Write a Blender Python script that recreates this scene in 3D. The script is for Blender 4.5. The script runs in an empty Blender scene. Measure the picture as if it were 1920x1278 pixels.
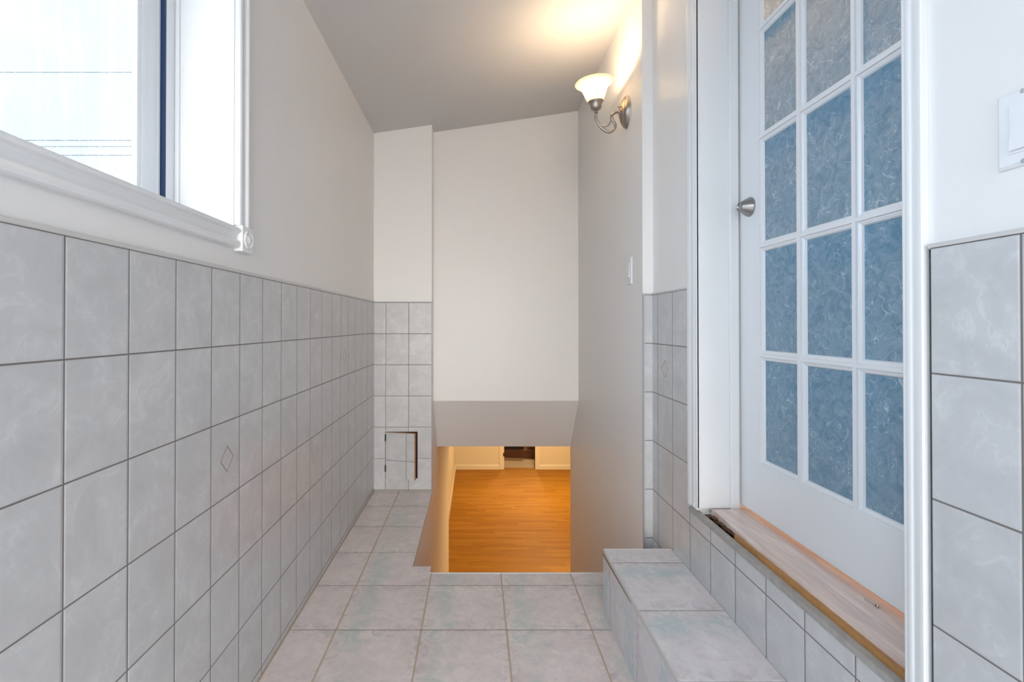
import bpy, bmesh, math, random
from mathutils import Vector, Matrix
random.seed(7)
sc = bpy.context.scene
col = sc.collection

# ------------------------------------------------------------------ camera
F_PX, W_PX, H_PX = 935.0, 1920.0, 1278.0
CAM_Z = 1.09
PITCH = math.radians(0.4)
cam_d = bpy.data.cameras.new('camera')
cam = bpy.data.objects.new('camera', cam_d)
col.objects.link(cam)
cam.location = (0, 0, CAM_Z)
cam.rotation_euler = (math.radians(90) + PITCH, 0, 0)
cam_d.sensor_fit = 'HORIZONTAL'
cam_d.sensor_width = 36.0
cam_d.lens = F_PX / W_PX * 36.0
cam_d.shift_x = (960 - 892) / W_PX
cam_d.shift_y = -((639 + F_PX * math.tan(PITCH)) - 608) / W_PX
cam_d.clip_start = 0.02
cam_d.clip_end = 200
sc.camera = cam

# ------------------------------------------------------------------ view
sc.view_settings.view_transform = 'Standard'
sc.view_settings.look = 'None'
sc.view_settings.gamma = 1.0
sc.view_settings.use_curve_mapping = False
sc.view_settings.exposure = 1.05

# ------------------------------------------------------------------ sky (overcast, bright to the left and behind the viewer)
SKY_NEAR, SKY_SUN, SKY_REAR = 0.75, 6.0, 9.0
wd = bpy.data.worlds.new('overcast_sky')
sc.world = wd
wd.use_nodes = True
nt = wd.node_tree
nt.nodes.clear()
w_out = nt.nodes.new('ShaderNodeOutputWorld')
w_bg = nt.nodes.new('ShaderNodeBackground')
w_tc = nt.nodes.new('ShaderNodeTexCoord')
w_dot = nt.nodes.new('ShaderNodeVectorMath'); w_dot.operation = 'DOT_PRODUCT'
sd = Vector((-0.88, -0.28, 0.40)).normalized()
w_dot.inputs[1].default_value = sd
w_map = nt.nodes.new('ShaderNodeMapRange')
w_map.inputs['From Min'].default_value = 0.58
w_map.inputs['From Max'].default_value = 1.0
w_map.inputs['To Min'].default_value = SKY_NEAR
w_map.inputs['To Max'].default_value = SKY_SUN
w_noise = nt.nodes.new('ShaderNodeTexNoise')
w_noise.inputs['Scale'].default_value = 3.0
w_noise.inputs['Detail'].default_value = 5.0
w_nm = nt.nodes.new('ShaderNodeMapRange')
w_nm.inputs['To Min'].default_value = 0.86
w_nm.inputs['To Max'].default_value = 1.1
w_mul = nt.nodes.new('ShaderNodeMath'); w_mul.operation = 'MULTIPLY'
w_cm = nt.nodes.new('ShaderNodeMapRange')
w_cm.inputs['From Min'].default_value = 0.3
w_cm.inputs['From Max'].default_value = 0.9
w_mix = nt.nodes.new('ShaderNodeMix'); w_mix.data_type = 'RGBA'
w_mix.inputs[6].default_value = (0.69, 0.845, 1.0, 1)
w_mix.inputs[7].default_value = (0.68, 0.84, 1.0, 1)
L = nt.links.new
L(w_dot.outputs['Value'], w_cm.inputs['Value'])
L(w_cm.outputs['Result'], w_mix.inputs[0])
L(w_tc.outputs['Generated'], w_dot.inputs[0])
L(w_tc.outputs['Generated'], w_noise.inputs['Vector'])
L(w_dot.outputs['Value'], w_map.inputs['Value'])
L(w_noise.outputs['Fac'], w_nm.inputs['Value'])
L(w_map.outputs['Result'], w_mul.inputs[0])
L(w_nm.outputs['Result'], w_mul.inputs[1])
# added warm sky patch low behind the viewer, lighting the back wall
w_dot2 = nt.nodes.new('ShaderNodeVectorMath'); w_dot2.operation = 'DOT_PRODUCT'
w_dot2.inputs[1].default_value = Vector((0.22, -0.93, 0.28)).normalized()
w_map2 = nt.nodes.new('ShaderNodeMapRange')
w_map2.inputs['From Min'].default_value = 0.80
w_map2.inputs['From Max'].default_value = 1.0
w_map2.inputs['To Min'].default_value = 0.0
w_map2.inputs['To Max'].default_value = SKY_REAR
w_add = nt.nodes.new('ShaderNodeMath'); w_add.operation = 'ADD'
w_mix2 = nt.nodes.new('ShaderNodeMix'); w_mix2.data_type = 'RGBA'
w_fac2 = nt.nodes.new('ShaderNodeMapRange')
w_fac2.inputs['From Min'].default_value = 0.0
w_fac2.inputs['From Max'].default_value = SKY_REAR * 0.35
w_mix2.inputs[7].default_value = (1.0, 0.95, 0.89, 1)
L(w_tc.outputs['Generated'], w_dot2.inputs[0])
L(w_dot2.outputs['Value'], w_map2.inputs['Value'])
L(w_mul.outputs[0], w_add.inputs[0])
L(w_map2.outputs['Result'], w_add.inputs[1])
L(w_map2.outputs['Result'], w_fac2.inputs['Value'])
L(w_fac2.outputs['Result'], w_mix2.inputs[0])
L(w_mix.outputs[2], w_mix2.inputs[6])
L(w_mix2.outputs[2], w_bg.inputs['Color'])
L(w_add.outputs[0], w_bg.inputs['Strength'])
L(w_bg.outputs[0], w_out.inputs['Surface'])
try:
    wd.cycles.sampling_method = 'MANUAL'
    wd.cycles.sample_map_resolution = 512
except Exception:
    pass


def portal(name, loc, size, rot):
    ld = bpy.data.lights.new(name, 'AREA')
    ld.shape = 'RECTANGLE'
    ld.size, ld.size_y = size
    ld.cycles.is_portal = True
    o = bpy.data.objects.new(name, ld)
    o.location = loc
    o.rotation_euler = rot
    col.objects.link(o)
    return o


# daylight comes in at the window and at two added openings behind the camera
portal('window_portal', (-0.93, 0.86, 1.79), (0.84, 1.04), (0, math.radians(-90), 0))
portal('added_rear_portal', (0.04, -2.72, 1.12), (1.26, 2.24), (math.radians(90), 0, 0))


portal('added_side_portal', (-1.0, -1.35, 1.10), (1.26, 2.14), (0, math.radians(-90), math.radians(0)))


# ------------------------------------------------------------------ geometry helpers
def add_box(bm, x0, x1, y0, y1, z0, z1):
    if x0 > x1: x0, x1 = x1, x0
    if y0 > y1: y0, y1 = y1, y0
    if z0 > z1: z0, z1 = z1, z0
    v = [bm.verts.new(p) for p in ((x0, y0, z0), (x1, y0, z0), (x1, y1, z0), (x0, y1, z0),
                                   (x0, y0, z1), (x1, y0, z1), (x1, y1, z1), (x0, y1, z1))]
    for f in ((3, 2, 1, 0), (4, 5, 6, 7), (0, 1, 5, 4), (1, 2, 6, 5), (2, 3, 7, 6), (3, 0, 4, 7)):
        bm.faces.new([v[i] for i in f])


def add_prism(bm, pts, fn, a0, a1):
    """closed 2-D outline pts swept from a0 to a1; fn(u, v, a) -> xyz"""
    A = [bm.verts.new(fn(u, v, a0)) for u, v in pts]
    B = [bm.verts.new(fn(u, v, a1)) for u, v in pts]
    n = len(pts)
    for i in range(n):
        j = (i + 1) % n
        bm.faces.new((A[i], A[j], B[j], B[i]))
    bm.faces.new(A[::-1])
    bm.faces.new(B)


def add_lathe(bm, prof, origin, axis='z', seg=40, cap0=True, cap1=True, tilt=None):
    rings = []
    for r, h in prof:
        ring = []
        for k in range(seg):
            a = 2 * math.pi * k / seg
            if axis == 'z':
                p = Vector((r * math.cos(a), r * math.sin(a), h))
            elif axis == '-x':
                p = Vector((-h, r * math.cos(a), r * math.sin(a)))
            else:
                p = Vector((r * math.cos(a), -h, r * math.sin(a)))
            if tilt is not None:
                p = tilt @ p
            ring.append(bm.verts.new(Vector(origin) + p))
        rings.append(ring)
    for a, b in zip(rings, rings[1:]):
        for k in range(seg):
            j = (k + 1) % seg
            bm.faces.new((a[k], a[j], b[j], b[k]))
    if cap0: bm.faces.new(rings[0][::-1])
    if cap1: bm.faces.new(rings[-1])


def catmull(pts, n=8):
    P = [Vector(p) for p in pts]
    P = [2 * P[0] - P[1]] + P + [2 * P[-1] - P[-2]]
    out = []
    for i in range(1, len(P) - 2):
        for k in range(n):
            t = k / n
            a, b, c, d = P[i - 1], P[i], P[i + 1], P[i + 2]
            out.append(0.5 * ((2 * b) + (c - a) * t + (2 * a - 5 * b + 4 * c - d) * t * t + (3 * b - a - 3 * c + d) * t ** 3))
    out.append(P[-2])
    return out


def add_tube(bm, pts, r, seg=10):
    rad = r if callable(r) else (lambda t: r)
    n = len(pts)
    rings = []
    up = Vector((0, 1, 0))
    for i, p in enumerate(pts):
        t = (pts[min(i + 1, n - 1)] - pts[max(i - 1, 0)]).normalized()
        s = t.cross(up)
        if s.length < 1e-4: s = t.cross(Vector((0, 0, 1)))
        s.normalize()
        q = s.cross(t).normalized()
        rr = rad(i / (n - 1))
        rings.append([bm.verts.new(p + rr * (math.cos(2 * math.pi * k / seg) * s + math.sin(2 * math.pi * k / seg) * q)) for k in range(seg)])
    for a, b in zip(rings, rings[1:]):
        for k in range(seg):
            j = (k + 1) % seg
            bm.faces.new((a[k], a[j], b[j], b[k]))
    bm.faces.new(rings[0][::-1])
    bm.faces.new(rings[-1])


def obj(name, bm, mat, parent=None, smooth=False, bevel=0.0, bseg=2):
    bmesh.ops.recalc_face_normals(bm, faces=bm.faces[:])
    if smooth:
        for f in bm.faces: f.smooth = True
        for e in bm.edges:
            if len(e.link_faces) == 2 and e.calc_face_angle(0) > math.radians(50): e.smooth = False
    me = bpy.data.meshes.new(name)
    bm.to_mesh(me)
    bm.free()
    me.materials.append(mat)
    o = bpy.data.objects.new(name, me)
    col.objects.link(o)
    if parent is not None: o.parent = parent
    if bevel > 0:
        m = o.modifiers.new('bevel', 'BEVEL')
        m.width = bevel
        m.segments = bseg
        m.limit_method = 'ANGLE'
        m.angle_limit = math.radians(40)
    return o


def boxes(name, lst, mat, parent=None, **k):
    bm = bmesh.new()
    for b in lst: add_box(bm, *b)
    return obj(name, bm, mat, parent, **k)


def tag(o, label, cat, group=None, kind=None):
    o['label'] = label
    o['category'] = cat
    if group: o['group'] = group
    if kind: o['kind'] = kind
    return o


def struct(o, label, cat):
    return tag(o, label, cat, kind='structure')


def empty(name, loc=(0, 0, 0)):
    o = bpy.data.objects.new(name, None)
    o.empty_display_size = 0.05
    o.location = loc
    col.objects.link(o)
    return o


def hole(a0, a1, b0, b1, ha0, ha1, hb0, hb1):
    """four rectangles around a hole, in (a, b)"""
    return [(a0, ha0, b0, b1), (ha1, a1, b0, b1), (ha0, ha1, b0, hb0), (ha0, ha1, hb1, b1)]


# ------------------------------------------------------------------ material helpers
class NT:
    def __init__(self, name):
        self.m = bpy.data.materials.new(name)
        self.m.use_nodes = True
        self.t = self.m.node_tree
        self.b = self.t.nodes['Principled BSDF']
        self.out = self.t.nodes['Material Output']

    def n(self, typ, **k):
        nd = self.t.nodes.new(typ)
        for a, v in k.items(): setattr(nd, a, v)
        return nd

    def l(self, a, b): self.t.links.new(a, b)

    def math(self, op, a, b=None, c=None, clamp=False):
        nd = self.n('ShaderNodeMath', operation=op, use_clamp=clamp)
        for i, v in enumerate((a, b, c)):
            if v is None: continue
            if isinstance(v, (int, float)): nd.inputs[i].default_value = v
            else: self.l(v, nd.inputs[i])
        return nd.outputs[0]

    def rng(self, v, a, b, c, d, smooth=False):
        nd = self.n('ShaderNodeMapRange', clamp=True)
        if smooth: nd.interpolation_type = 'SMOOTHSTEP'
        self.l(v, nd.inputs['Value'])
        for k, x in zip(('From Min', 'From Max', 'To Min', 'To Max'), (a, b, c, d)): nd.inputs[k].default_value = x
        return nd.outputs['Result']

    def mix(self, f, a, b, mode='MIX'):
        nd = self.n('ShaderNodeMix', data_type='RGBA', blend_type=mode)
        for v, s in ((f, nd.inputs[0]), (a, nd.inputs[6]), (b, nd.inputs[7])):
            if isinstance(v, (int, float)): s.default_value = v
            elif isinstance(v, tuple): s.default_value = (*v, 1) if len(v) == 3 else v
            else: self.l(v, s)
        return nd.outputs[2]

    def coords(self):
        if not hasattr(self, '_co'):
            tc = self.n('ShaderNodeTexCoord')
            self._co = tc.outputs['Object']
            sp = self.n('ShaderNodeSeparateXYZ')
            self.l(self._co, sp.inputs[0])
            self.xyz = {'x': sp.outputs[0], 'y': sp.outputs[1], 'z': sp.outputs[2]}
        return self._co

    def noise(self, vec, scale, detail=4, rough=0.55, dist=0.0, out='Fac'):
        nd = self.n('ShaderNodeTexNoise')
        nd.inputs['Scale'].default_value = scale
        nd.inputs['Detail'].default_value = detail
        nd.inputs['Roughness'].default_value = rough
        nd.inputs['Distortion'].default_value = dist
        if vec is not None: self.l(vec, nd.inputs['Vector'])
        return nd.outputs[out]

    def comb(self, x, y, z):
        nd = self.n('ShaderNodeCombineXYZ')
        for i, v in enumerate((x, y, z)):
            if isinstance(v, (int, float)): nd.inputs[i].default_value = v
            else: self.l(v, nd.inputs[i])
        return nd.outputs[0]

    def bump(self, h, strength, dist=0.002):
        nd = self.n('ShaderNodeBump')
        nd.inputs['Strength'].default_value = strength
        nd.inputs['Distance'].default_value = dist
        self.l(h, nd.inputs['Height'])
        self.l(nd.outputs[0], self.b.inputs['Normal'])
        return nd

    def set(self, **k):
        for a, v in k.items():
            s = self.b.inputs[a.replace('_', ' ')]
            if isinstance(v, tuple): s.default_value = (*v, 1) if len(v) == 3 else v
            elif isinstance(v, (int, float)): s.default_value = v
            else: self.l(v, s)
        return self


def paint(name, colr, rough=0.45, bump=0.12, scale=90, var=0.03):
    M = NT(name)
    co = M.coords()
    nz = M.noise(co, 2.3, 3)
    dark = tuple(c * (1 - var) for c in colr)
    M.set(Base_Color=M.mix(nz, dark, colr), Roughness=rough)
    if bump: M.bump(M.noise(co, scale, 3), bump, 0.001)
    return M.m


def plain(name, colr, rough=0.5, metal=0.0, var=0.06, scale=14):
    M = NT(name)
    nz = M.noise(M.coords(), scale, 3)
    M.set(Base_Color=M.mix(nz, tuple(c * (1 - var) for c in colr), colr), Roughness=rough, Metallic=metal)
    return M.m


def wall_tile(name, ua, va, u0, pu, v0, pv, diamonds=(), gw=0.0016, grout=(0.17, 0.15, 0.14), tint=(1, 1, 1)):
    """small marbled ceramic tiles on the grid u0 + k pu, v0 + k pv of the two axes ua, va"""
    M = NT(name)
    co = M.coords()
    U = M.math('DIVIDE', M.math('SUBTRACT', M.xyz[ua], u0), pu)
    V = M.math('DIVIDE', M.math('SUBTRACT', M.xyz[va], v0), pv)
    fu, fv = M.math('FRACT', U), M.math('FRACT', V)
    eu = M.math('MULTIPLY', M.math('MINIMUM', fu, M.math('SUBTRACT', 1.0, fu)), pu)
    ev = M.math('MULTIPLY', M.math('MINIMUM', fv, M.math('SUBTRACT', 1.0, fv)), pv)
    e = M.math('MINIMUM', eu, ev)
    g = M.rng(e, gw * 0.7, gw * 1.25, 1, 0)
    wn = M.n('ShaderNodeTexWhiteNoise', noise_dimensions='3D')
    M.l(M.comb(M.math('FLOOR', U), M.math('FLOOR', V), 3.0), wn.inputs['Vector'])
    off = M.n('ShaderNodeVectorMath', operation='MULTIPLY_ADD')
    M.l(wn.outputs['Color'], off.inputs[0])
    off.inputs[1].default_value = (7, 7, 7)
    M.l(M.comb(M.math('MULTIPLY', fu, pu), M.math('MULTIPLY', fv, pv), 0.0), off.inputs[2])
    p = off.outputs[0]
    n1 = M.noise(p, 11, 6, 0.6, 0.6)
    vein = M.math('ABSOLUTE', M.math('SUBTRACT', M.noise(p, 9, 5, 0.6, 1.4), 0.5))
    vm = M.math('MULTIPLY', M.rng(vein, 0.0, 0.045, 1, 0), M.rng(n1, 0.45, 0.7, 0.15, 1))
    T = lambda c: tuple(a * b for a, b in zip(c, tint))
    base = M.mix(M.rng(n1, 0.3, 0.72, 0, 1), T((0.50, 0.50, 0.505)), T((0.60, 0.60, 0.605)))
    base = M.mix(M.math('MULTIPLY', vm, 0.38), base, T((0.80, 0.795, 0.80)))
    base = M.mix(M.rng(wn.outputs['Value'], 0, 1, 0, 0.22), base, T((0.60, 0.60, 0.61)))
    for uc, vc, r in diamonds:
        dd = M.math('ADD', M.math('ABSOLUTE', M.math('SUBTRACT', M.xyz[ua], uc)),
                    M.math('ABSOLUTE', M.math('SUBTRACT', M.xyz[va], vc)))
        ring = M.rng(M.math('ABSOLUTE', M.math('SUBTRACT', dd, r)), 0.0018, 0.0030, 1, 0)
        base = M.mix(M.math('MULTIPLY', ring, 0.85), base, (0.24, 0.17, 0.15))
    base = M.mix(g, base, grout)
    M.set(Base_Color=base, Roughness=M.rng(g, 0, 1, 0.28, 0.85))
    h = M.math('ADD', M.rng(e, gw, gw + 0.004, 0, 1, True), M.math('MULTIPLY', n1, 0.10))
    M.bump(h, 0.5, 0.0012)
    return M.m


def floor_tile(name, ua, va, u0, pu, v0, pv, gu=(0.52, 0.41, 0.32), gv=(0.33, 0.28, 0.25), gw=0.0032, gwv=0.002, swap=False, blue=0.0):
    """large tiles, pinkish grey with a sea green cloud along one side of every tile"""
    M = NT(name)
    co = M.coords()
    U = M.math('DIVIDE', M.math('SUBTRACT', M.xyz[ua], u0), pu)
    V = M.math('DIVIDE', M.math('SUBTRACT', M.xyz[va], v0), pv)
    fu, fv = M.math('FRACT', U), M.math('FRACT', V)
    eu = M.math('MULTIPLY', M.math('MINIMUM', fu, M.math('SUBTRACT', 1.0, fu)), pu)
    ev = M.math('MULTIPLY', M.math('MINIMUM', fv, M.math('SUBTRACT', 1.0, fv)), pv)
    wob = M.math('MULTIPLY', M.math('SUBTRACT', M.noise(co, 30, 2), 0.5), 0.002)
    mu = M.rng(M.math('ADD', eu, wob), gw * 0.75, gw * 1.2, 1, 0)
    mv = M.rng(M.math('ADD', ev, wob), gwv * 0.75, gwv * 1.2, 1, 0)
    wn = M.n('ShaderNodeTexWhiteNoise', noise_dimensions='3D')
    M.l(M.comb(M.math('FLOOR', U), M.math('FLOOR', V), 5.0), wn.inputs['Vector'])
    off = M.n('ShaderNodeVectorMath', operation='MULTIPLY_ADD')
    M.l(wn.outputs['Color'], off.inputs[0])
    off.inputs[1].default_value = (9, 9, 9)
    M.l(M.comb(M.math('MULTIPLY', fu, pu), M.math('MULTIPLY', fv, pv), 0.0), off.inputs[2])
    p = off.outputs[0]
    n1 = M.noise(p, 9, 7, 0.65, 0.8)
    n2 = M.noise(p, 26, 6, 0.7, 1.0)
    n3 = M.noise(p, 6, 3, 0.5)
    a, b = (fv, fu) if swap else (fu, fv)
    if swap: a = M.math('SUBTRACT', 1.0, a)
    aw = M.math('ADD', a, M.math('MULTIPLY', M.math('SUBTRACT', n1, 0.5), 0.55))
    band = M.math('MULTIPLY', M.rng(aw, 0.06, 0.17, 0, 1, True), M.rng(aw, 0.24, 0.52, 1, 0, True))
    bw = M.math('ADD', b, M.math('MULTIPLY', M.math('SUBTRACT', n1, 0.5), 0.3))
    band2 = M.math('MULTIPLY', M.rng(bw, 0.82, 0.95, 0, 0.5, True), M.rng(n2, 0.4, 0.65, 0, 1))
    gm = M.math('MULTIPLY', M.math('MAXIMUM', band, band2), M.math('MULTIPLY', M.rng(n2, 0.34, 0.62, 0.1, 1), M.rng(n3, 0.36, 0.56, 0.2, 1)))
    c0 = (0.69 - .04 * blue, 0.615 + .03 * blue, 0.61 + .07 * blue)
    c1 = (0.81 - .04 * blue, 0.74 + .02 * blue, 0.725 + .06 * blue)
    base = M.mix(M.rng(n1, 0.32, 0.66, 0, 1), c0, c1)
    edge = M.rng(M.math('MINIMUM', eu, ev), 0.0, 0.055, 1, 0, True)
    mott = M.math('MULTIPLY', M.rng(n2, 0.45, 0.7, 0, 1), M.math('ADD', 0.40, M.math('MULTIPLY', edge, 0.55)))
    base = M.mix(mott, base, (0.50, 0.45, 0.46))
    base = M.mix(M.math('MULTIPLY', gm, 0.85), base, (0.50 - .04 * blue, 0.59, 0.55 + .08 * blue))
    base = M.mix(mu, base, gu)
    base = M.mix(mv, base, gv)
    mm = M.math('MAXIMUM', mu, mv)
    M.set(Base_Color=base, Roughness=M.rng(mm, 0, 1, 0.36, 0.9))
    e = M.math('MINIMUM', eu, ev)
    h = M.math('ADD', M.rng(e, 0.002, 0.008, 0, 1, True), M.math('MULTIPLY', n2, 0.16))
    M.bump(h, 0.4, 0.0015)
    return M.m


def wood_planks(name, ca, cb, cc, along='x', across='y', pw=0.12, pl=1.1, rough=0.3):
    M = NT(name)
    co = M.coords()
    V = M.math('DIVIDE', M.xyz[across], pw)
    row = M.math('FLOOR', V)
    wr = M.n('ShaderNodeTexWhiteNoise', noise_dimensions='1D')
    M.l(row, wr.inputs['W'])
    U = M.math('ADD', M.math('DIVIDE', M.xyz[along], pl), M.math('MULTIPLY', wr.outputs['Value'], 5.0))
    wn = M.n('ShaderNodeTexWhiteNoise', noise_dimensions='2D')
    M.l(M.comb(M.math('FLOOR', U), row, 0.0), wn.inputs['Vector'])
    sh = M.math('MULTIPLY', wn.outputs['Value'], 20.0)
    p = M.comb(M.math('MULTIPLY', M.xyz[along], 1.6), M.math('ADD', M.math('MULTIPLY', M.xyz[across], 24.0), sh), sh)
    g1 = M.noise(p, 1.0, 5, 0.6, 0.4)
    base = M.mix(M.rng(g1, 0.3, 0.7, 0, 1), ca, cb)
    base = M.mix(M.math('MULTIPLY', wn.outputs['Value'], 0.42), base, cc)
    fv = M.math('FRACT', V)
    ev = M.math('MINIMUM', fv, M.math('SUBTRACT', 1.0, fv))
    base = M.mix(M.rng(ev, 0.008, 0.03, 0.45, 0), base, tuple(c * 0.45 for c in ca))
    M.set(Base_Color=base, Roughness=rough, Specular_IOR_Level=0.15)
    return M.m


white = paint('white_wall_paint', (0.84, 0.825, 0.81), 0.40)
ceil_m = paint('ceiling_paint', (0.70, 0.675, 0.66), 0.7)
trim_m = paint('white_gloss_trim', (0.82, 0.825, 0.83), 0.22, 0.05, 40)
door_m = paint('white_door_paint', (0.80, 0.805, 0.815), 0.28, 0.07, 60)
base_wall = paint('basement_wall_paint', (0.80, 0.74, 0.62), 0.5)
base_trim = paint('basement_trim_paint', (0.84, 0.80, 0.70), 0.35, 0)
strip_m = plain('tile_edge_strip_plastic', (0.62, 0.60, 0.58), 0.35)
metal_m = plain('grey_edge_metal', (0.46, 0.46, 0.48), 0.45, 0.15)
nickel = plain('brushed_nickel', (0.46, 0.40, 0.35), 0.33, 1.0, 0.15)
knob_m = plain('satin_steel', (0.40, 0.39, 0.385), 0.28, 1.0, 0.1)
black_m = plain('black_hinge_metal', (0.02, 0.018, 0.016), 0.5, 0.2)
gasket_m = plain('navy_weatherstrip', (0.02, 0.045, 0.12), 0.5)
vinyl = paint('white_window_vinyl', (0.80, 0.81, 0.83), 0.3, 0)
plastic = plain('white_switch_plastic', (0.82, 0.83, 0.85), 0.25, 0, 0.02)
raw_wood = plain('raw_orange_wood', (0.55, 0.27, 0.09), 0.6, 0, 0.45, 60)
dark_wood = plain('dark_stained_wood', (0.10, 0.035, 0.012), 0.6, 0, 0.5, 50)
mortar = plain('grey_mortar', (0.46, 0.43, 0.40), 0.8, 0, 0.4, 45)
caulk = plain('white_caulk', (0.75, 0.74, 0.71), 0.5)
brown_m = plain('reddish_brown_wood', (0.13, 0.045, 0.016), 0.4, 0, 0.4, 9)
blackbox = plain('black_plastic', (0.012, 0.011, 0.01), 0.4)
tan_m = plain('tan_cardboard', (0.42, 0.27, 0.10), 0.7)
beige_floor = plain('beige_floor_tile', (0.52, 0.42, 0.30), 0.35, 0, 0.2, 5)
cable_m = plain('black_cable', (0.06, 0.06, 0.07), 0.7)
nail_m = plain('galvanised_metal', (0.62, 0.60, 0.58), 0.3, 0.9, 0.2, 90)

LX = -0.667            # left tile face
PIER_Y, PIER_X = 3.277, -0.289
RX = 0.703             # stairwell wall
TX = 0.741             # right tile face
TOPL, TOPR = 1.2346, 1.214
t_left = wall_tile('left_wall_tiles', 'y', 'z', 0.8085, 0.1504, TOPL, 0.2017,
                   [(1.3405, 0.730, 0.034), (2.538, 0.932, 0.034)])
t_pier = wall_tile('pier_wall_tiles', 'x', 'z', -0.592, 0.1506, TOPL - 0.001, 0.2045)
t_right = wall_tile('right_wall_tiles', 'y', 'z', 1.880, 0.1504, TOPR, 0.2033, [(1.957, 0.915, 0.033)])
t_end = wall_tile('end_wall_tiles', 'x', 'z', 0.6, 0.30, TOPR, 0.2033)
t_floor = floor_tile('landing_floor_tiles', 'x', 'y', 0.110, 0.3045, 2.0915, 0.302)
t_step = floor_tile('step_tread_tiles', 'x', 'y', 0.10, 0.9, 1.787, 0.2975, gw=0.002, gv=(0.30, 0.29, 0.30), swap=True, blue=0.6)
t_riser = floor_tile('step_riser_tiles', 'y', 'z', 1.80, 0.2975, -0.2, 0.6, gw=0.0012, gu=(0.4, 0.38, 0.38), blue=1.0)
laminate = wood_planks('oak_laminate', (0.27, 0.105, 0.006), (0.40, 0.175, 0.012), (0.55, 0.28, 0.035), pw=0.065, pl=0.62, rough=0.5)


def threshold_mat():
    M = NT('pinkish_varnished_wood')
    M.coords()
    p = M.comb(M.math('MULTIPLY', M.xyz['x'], 60.0), M.math('MULTIPLY', M.xyz['y'], 5.0), M.xyz['z'])
    g = M.noise(p, 1.0, 5, 0.6, 0.6)
    base = M.mix(M.rng(g, 0.3, 0.7, 0, 1), (0.62, 0.45, 0.38), (0.86, 0.72, 0.64))
    k = M.rng(M.noise(M.comb(M.math('MULTIPLY', M.xyz['x'], 25.0), M.math('MULTIPLY', M.xyz['y'], 3.0), 4.0), 1.0, 3), 0.5, 0.7, 0, 0.6)
    base = M.mix(k, base, (0.62, 0.54, 0.55))
    M.set(Base_Color=base, Roughness=0.16)
    return M.m


thresh_m = threshold_mat()


def fibre_glass():
    """hazy privacy glass with pale hair-like fibres"""
    M = NT('fibre_privacy_glass')
    co = M.coords()
    tot = None
    for k, (s, wdt, thr) in enumerate(((17, 0.010, 0.55), (24, 0.012, 0.56), (33, 0.014, 0.57), (12, 0.006, 0.52))):
        off = M.n('ShaderNodeVectorMath', operation='ADD')
        M.l(co, off.inputs[0])
        off.inputs[1].default_value = (3.1 * k, 5.7 * k, 1.3 * k)
        ln = M.math('ABSOLUTE', M.math('SUBTRACT', M.noise(off.outputs[0], s, 1.5, 0.5, 0.9), 0.5))
        ln = M.rng(ln, wdt * 0.25, wdt, 1, 0)
        off2 = M.n('ShaderNodeVectorMath', operation='ADD')
        M.l(co, off2.inputs[0])
        off2.inputs[1].default_value = (9.1 + k, 2.7 * k, 7.3)
        mk = M.rng(M.noise(off2.outputs[0], s * 0.9, 2), thr - 0.05, thr + 0.08, 0, 1)
        ln = M.math('MULTIPLY', ln, mk)
        tot = ln if tot is None else M.math('MAXIMUM', tot, ln)
    cloud = M.noise(co, 26, 7, 0.72, 1.6)
    f = M.math('ADD', M.math('MULTIPLY', tot, 0.75), M.rng(cloud, 0.38, 0.66, 0.0, 0.40), clamp=True)
    base = M.mix(f, (0.11, 0.29, 0.44), (0.56, 0.73, 0.84))
    M.set(Base_Color=base, Roughness=0.30, IOR=1.4)
    tr = M.n('ShaderNodeBsdfTranslucent')
    tr.inputs['Color'].default_value = (0.62, 0.62, 0.55, 1)
    rf = M.n('ShaderNodeBsdfTransparent')
    rf.inputs['Color'].default_value = (0.55, 0.55, 0.5, 1)
    m1 = M.n('ShaderNodeMixShader'); m1.inputs[0].default_value = 0.16
    m2 = M.n('ShaderNodeMixShader'); m2.inputs[0].default_value = 0.10
    M.l(M.b.outputs[0], m1.inputs[1]); M.l(tr.outputs[0], m1.inputs[2])
    M.l(m1.outputs[0], m2.inputs[1]); M.l(rf.outputs[0], m2.inputs[2])
    M.l(m2.outputs[0], M.out.inputs['Surface'])
    return M.m


def window_glass():
    M = NT('rain_speckled_window_glass')
    co = M.coords()
    s = M.noise(co, 260, 2, 0.5)
    st = M.noise(M.comb(M.xyz['x'], M.math('MULTIPLY', M.xyz['y'], 40.0), M.math('MULTIPLY', M.xyz['z'], 4.0)), 1.0, 3)
    sp = M.math('ADD', M.rng(s, 0.60, 0.72, 0, 0.25), M.rng(st, 0.5, 0.8, 0.0, 0.06))
    tp = M.n('ShaderNodeBsdfTransparent')
    tp.inputs['Color'].default_value = (0.96, 0.97, 0.98, 1)
    gl = M.n('ShaderNodeBsdfGlossy'); gl.inputs['Roughness'].default_value = 0.05
    df = M.n('ShaderNodeBsdfTranslucent'); df.inputs['Color'].default_value = (0.75, 0.77, 0.80, 1)
    m1 = M.n('ShaderNodeMixShader'); m1.inputs[0].default_value = 0.05
    m2 = M.n('ShaderNodeMixShader')
    M.l(sp, m2.inputs[0])
    M.l(tp.outputs[0], m1.inputs[1]); M.l(gl.outputs[0], m1.inputs[2])
    M.l(m1.outputs[0], m2.inputs[1]); M.l(df.outputs[0], m2.inputs[2])
    M.l(m2.outputs[0], M.out.inputs['Surface'])
    return M.m


def emit(name, colr, strength, rim=None):
    M = NT(name)
    M.set(Base_Color=colr, Roughness=0.4)
    nz = M.noise(M.coords(), 45, 4, 0.6, 0.6)
    M.set(Emission_Color=M.mix(nz, tuple(c * 0.8 for c in colr), colr), Emission_Strength=strength)
    return M.m


glass_m = fibre_glass()
wglass_m = window_glass()

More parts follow.
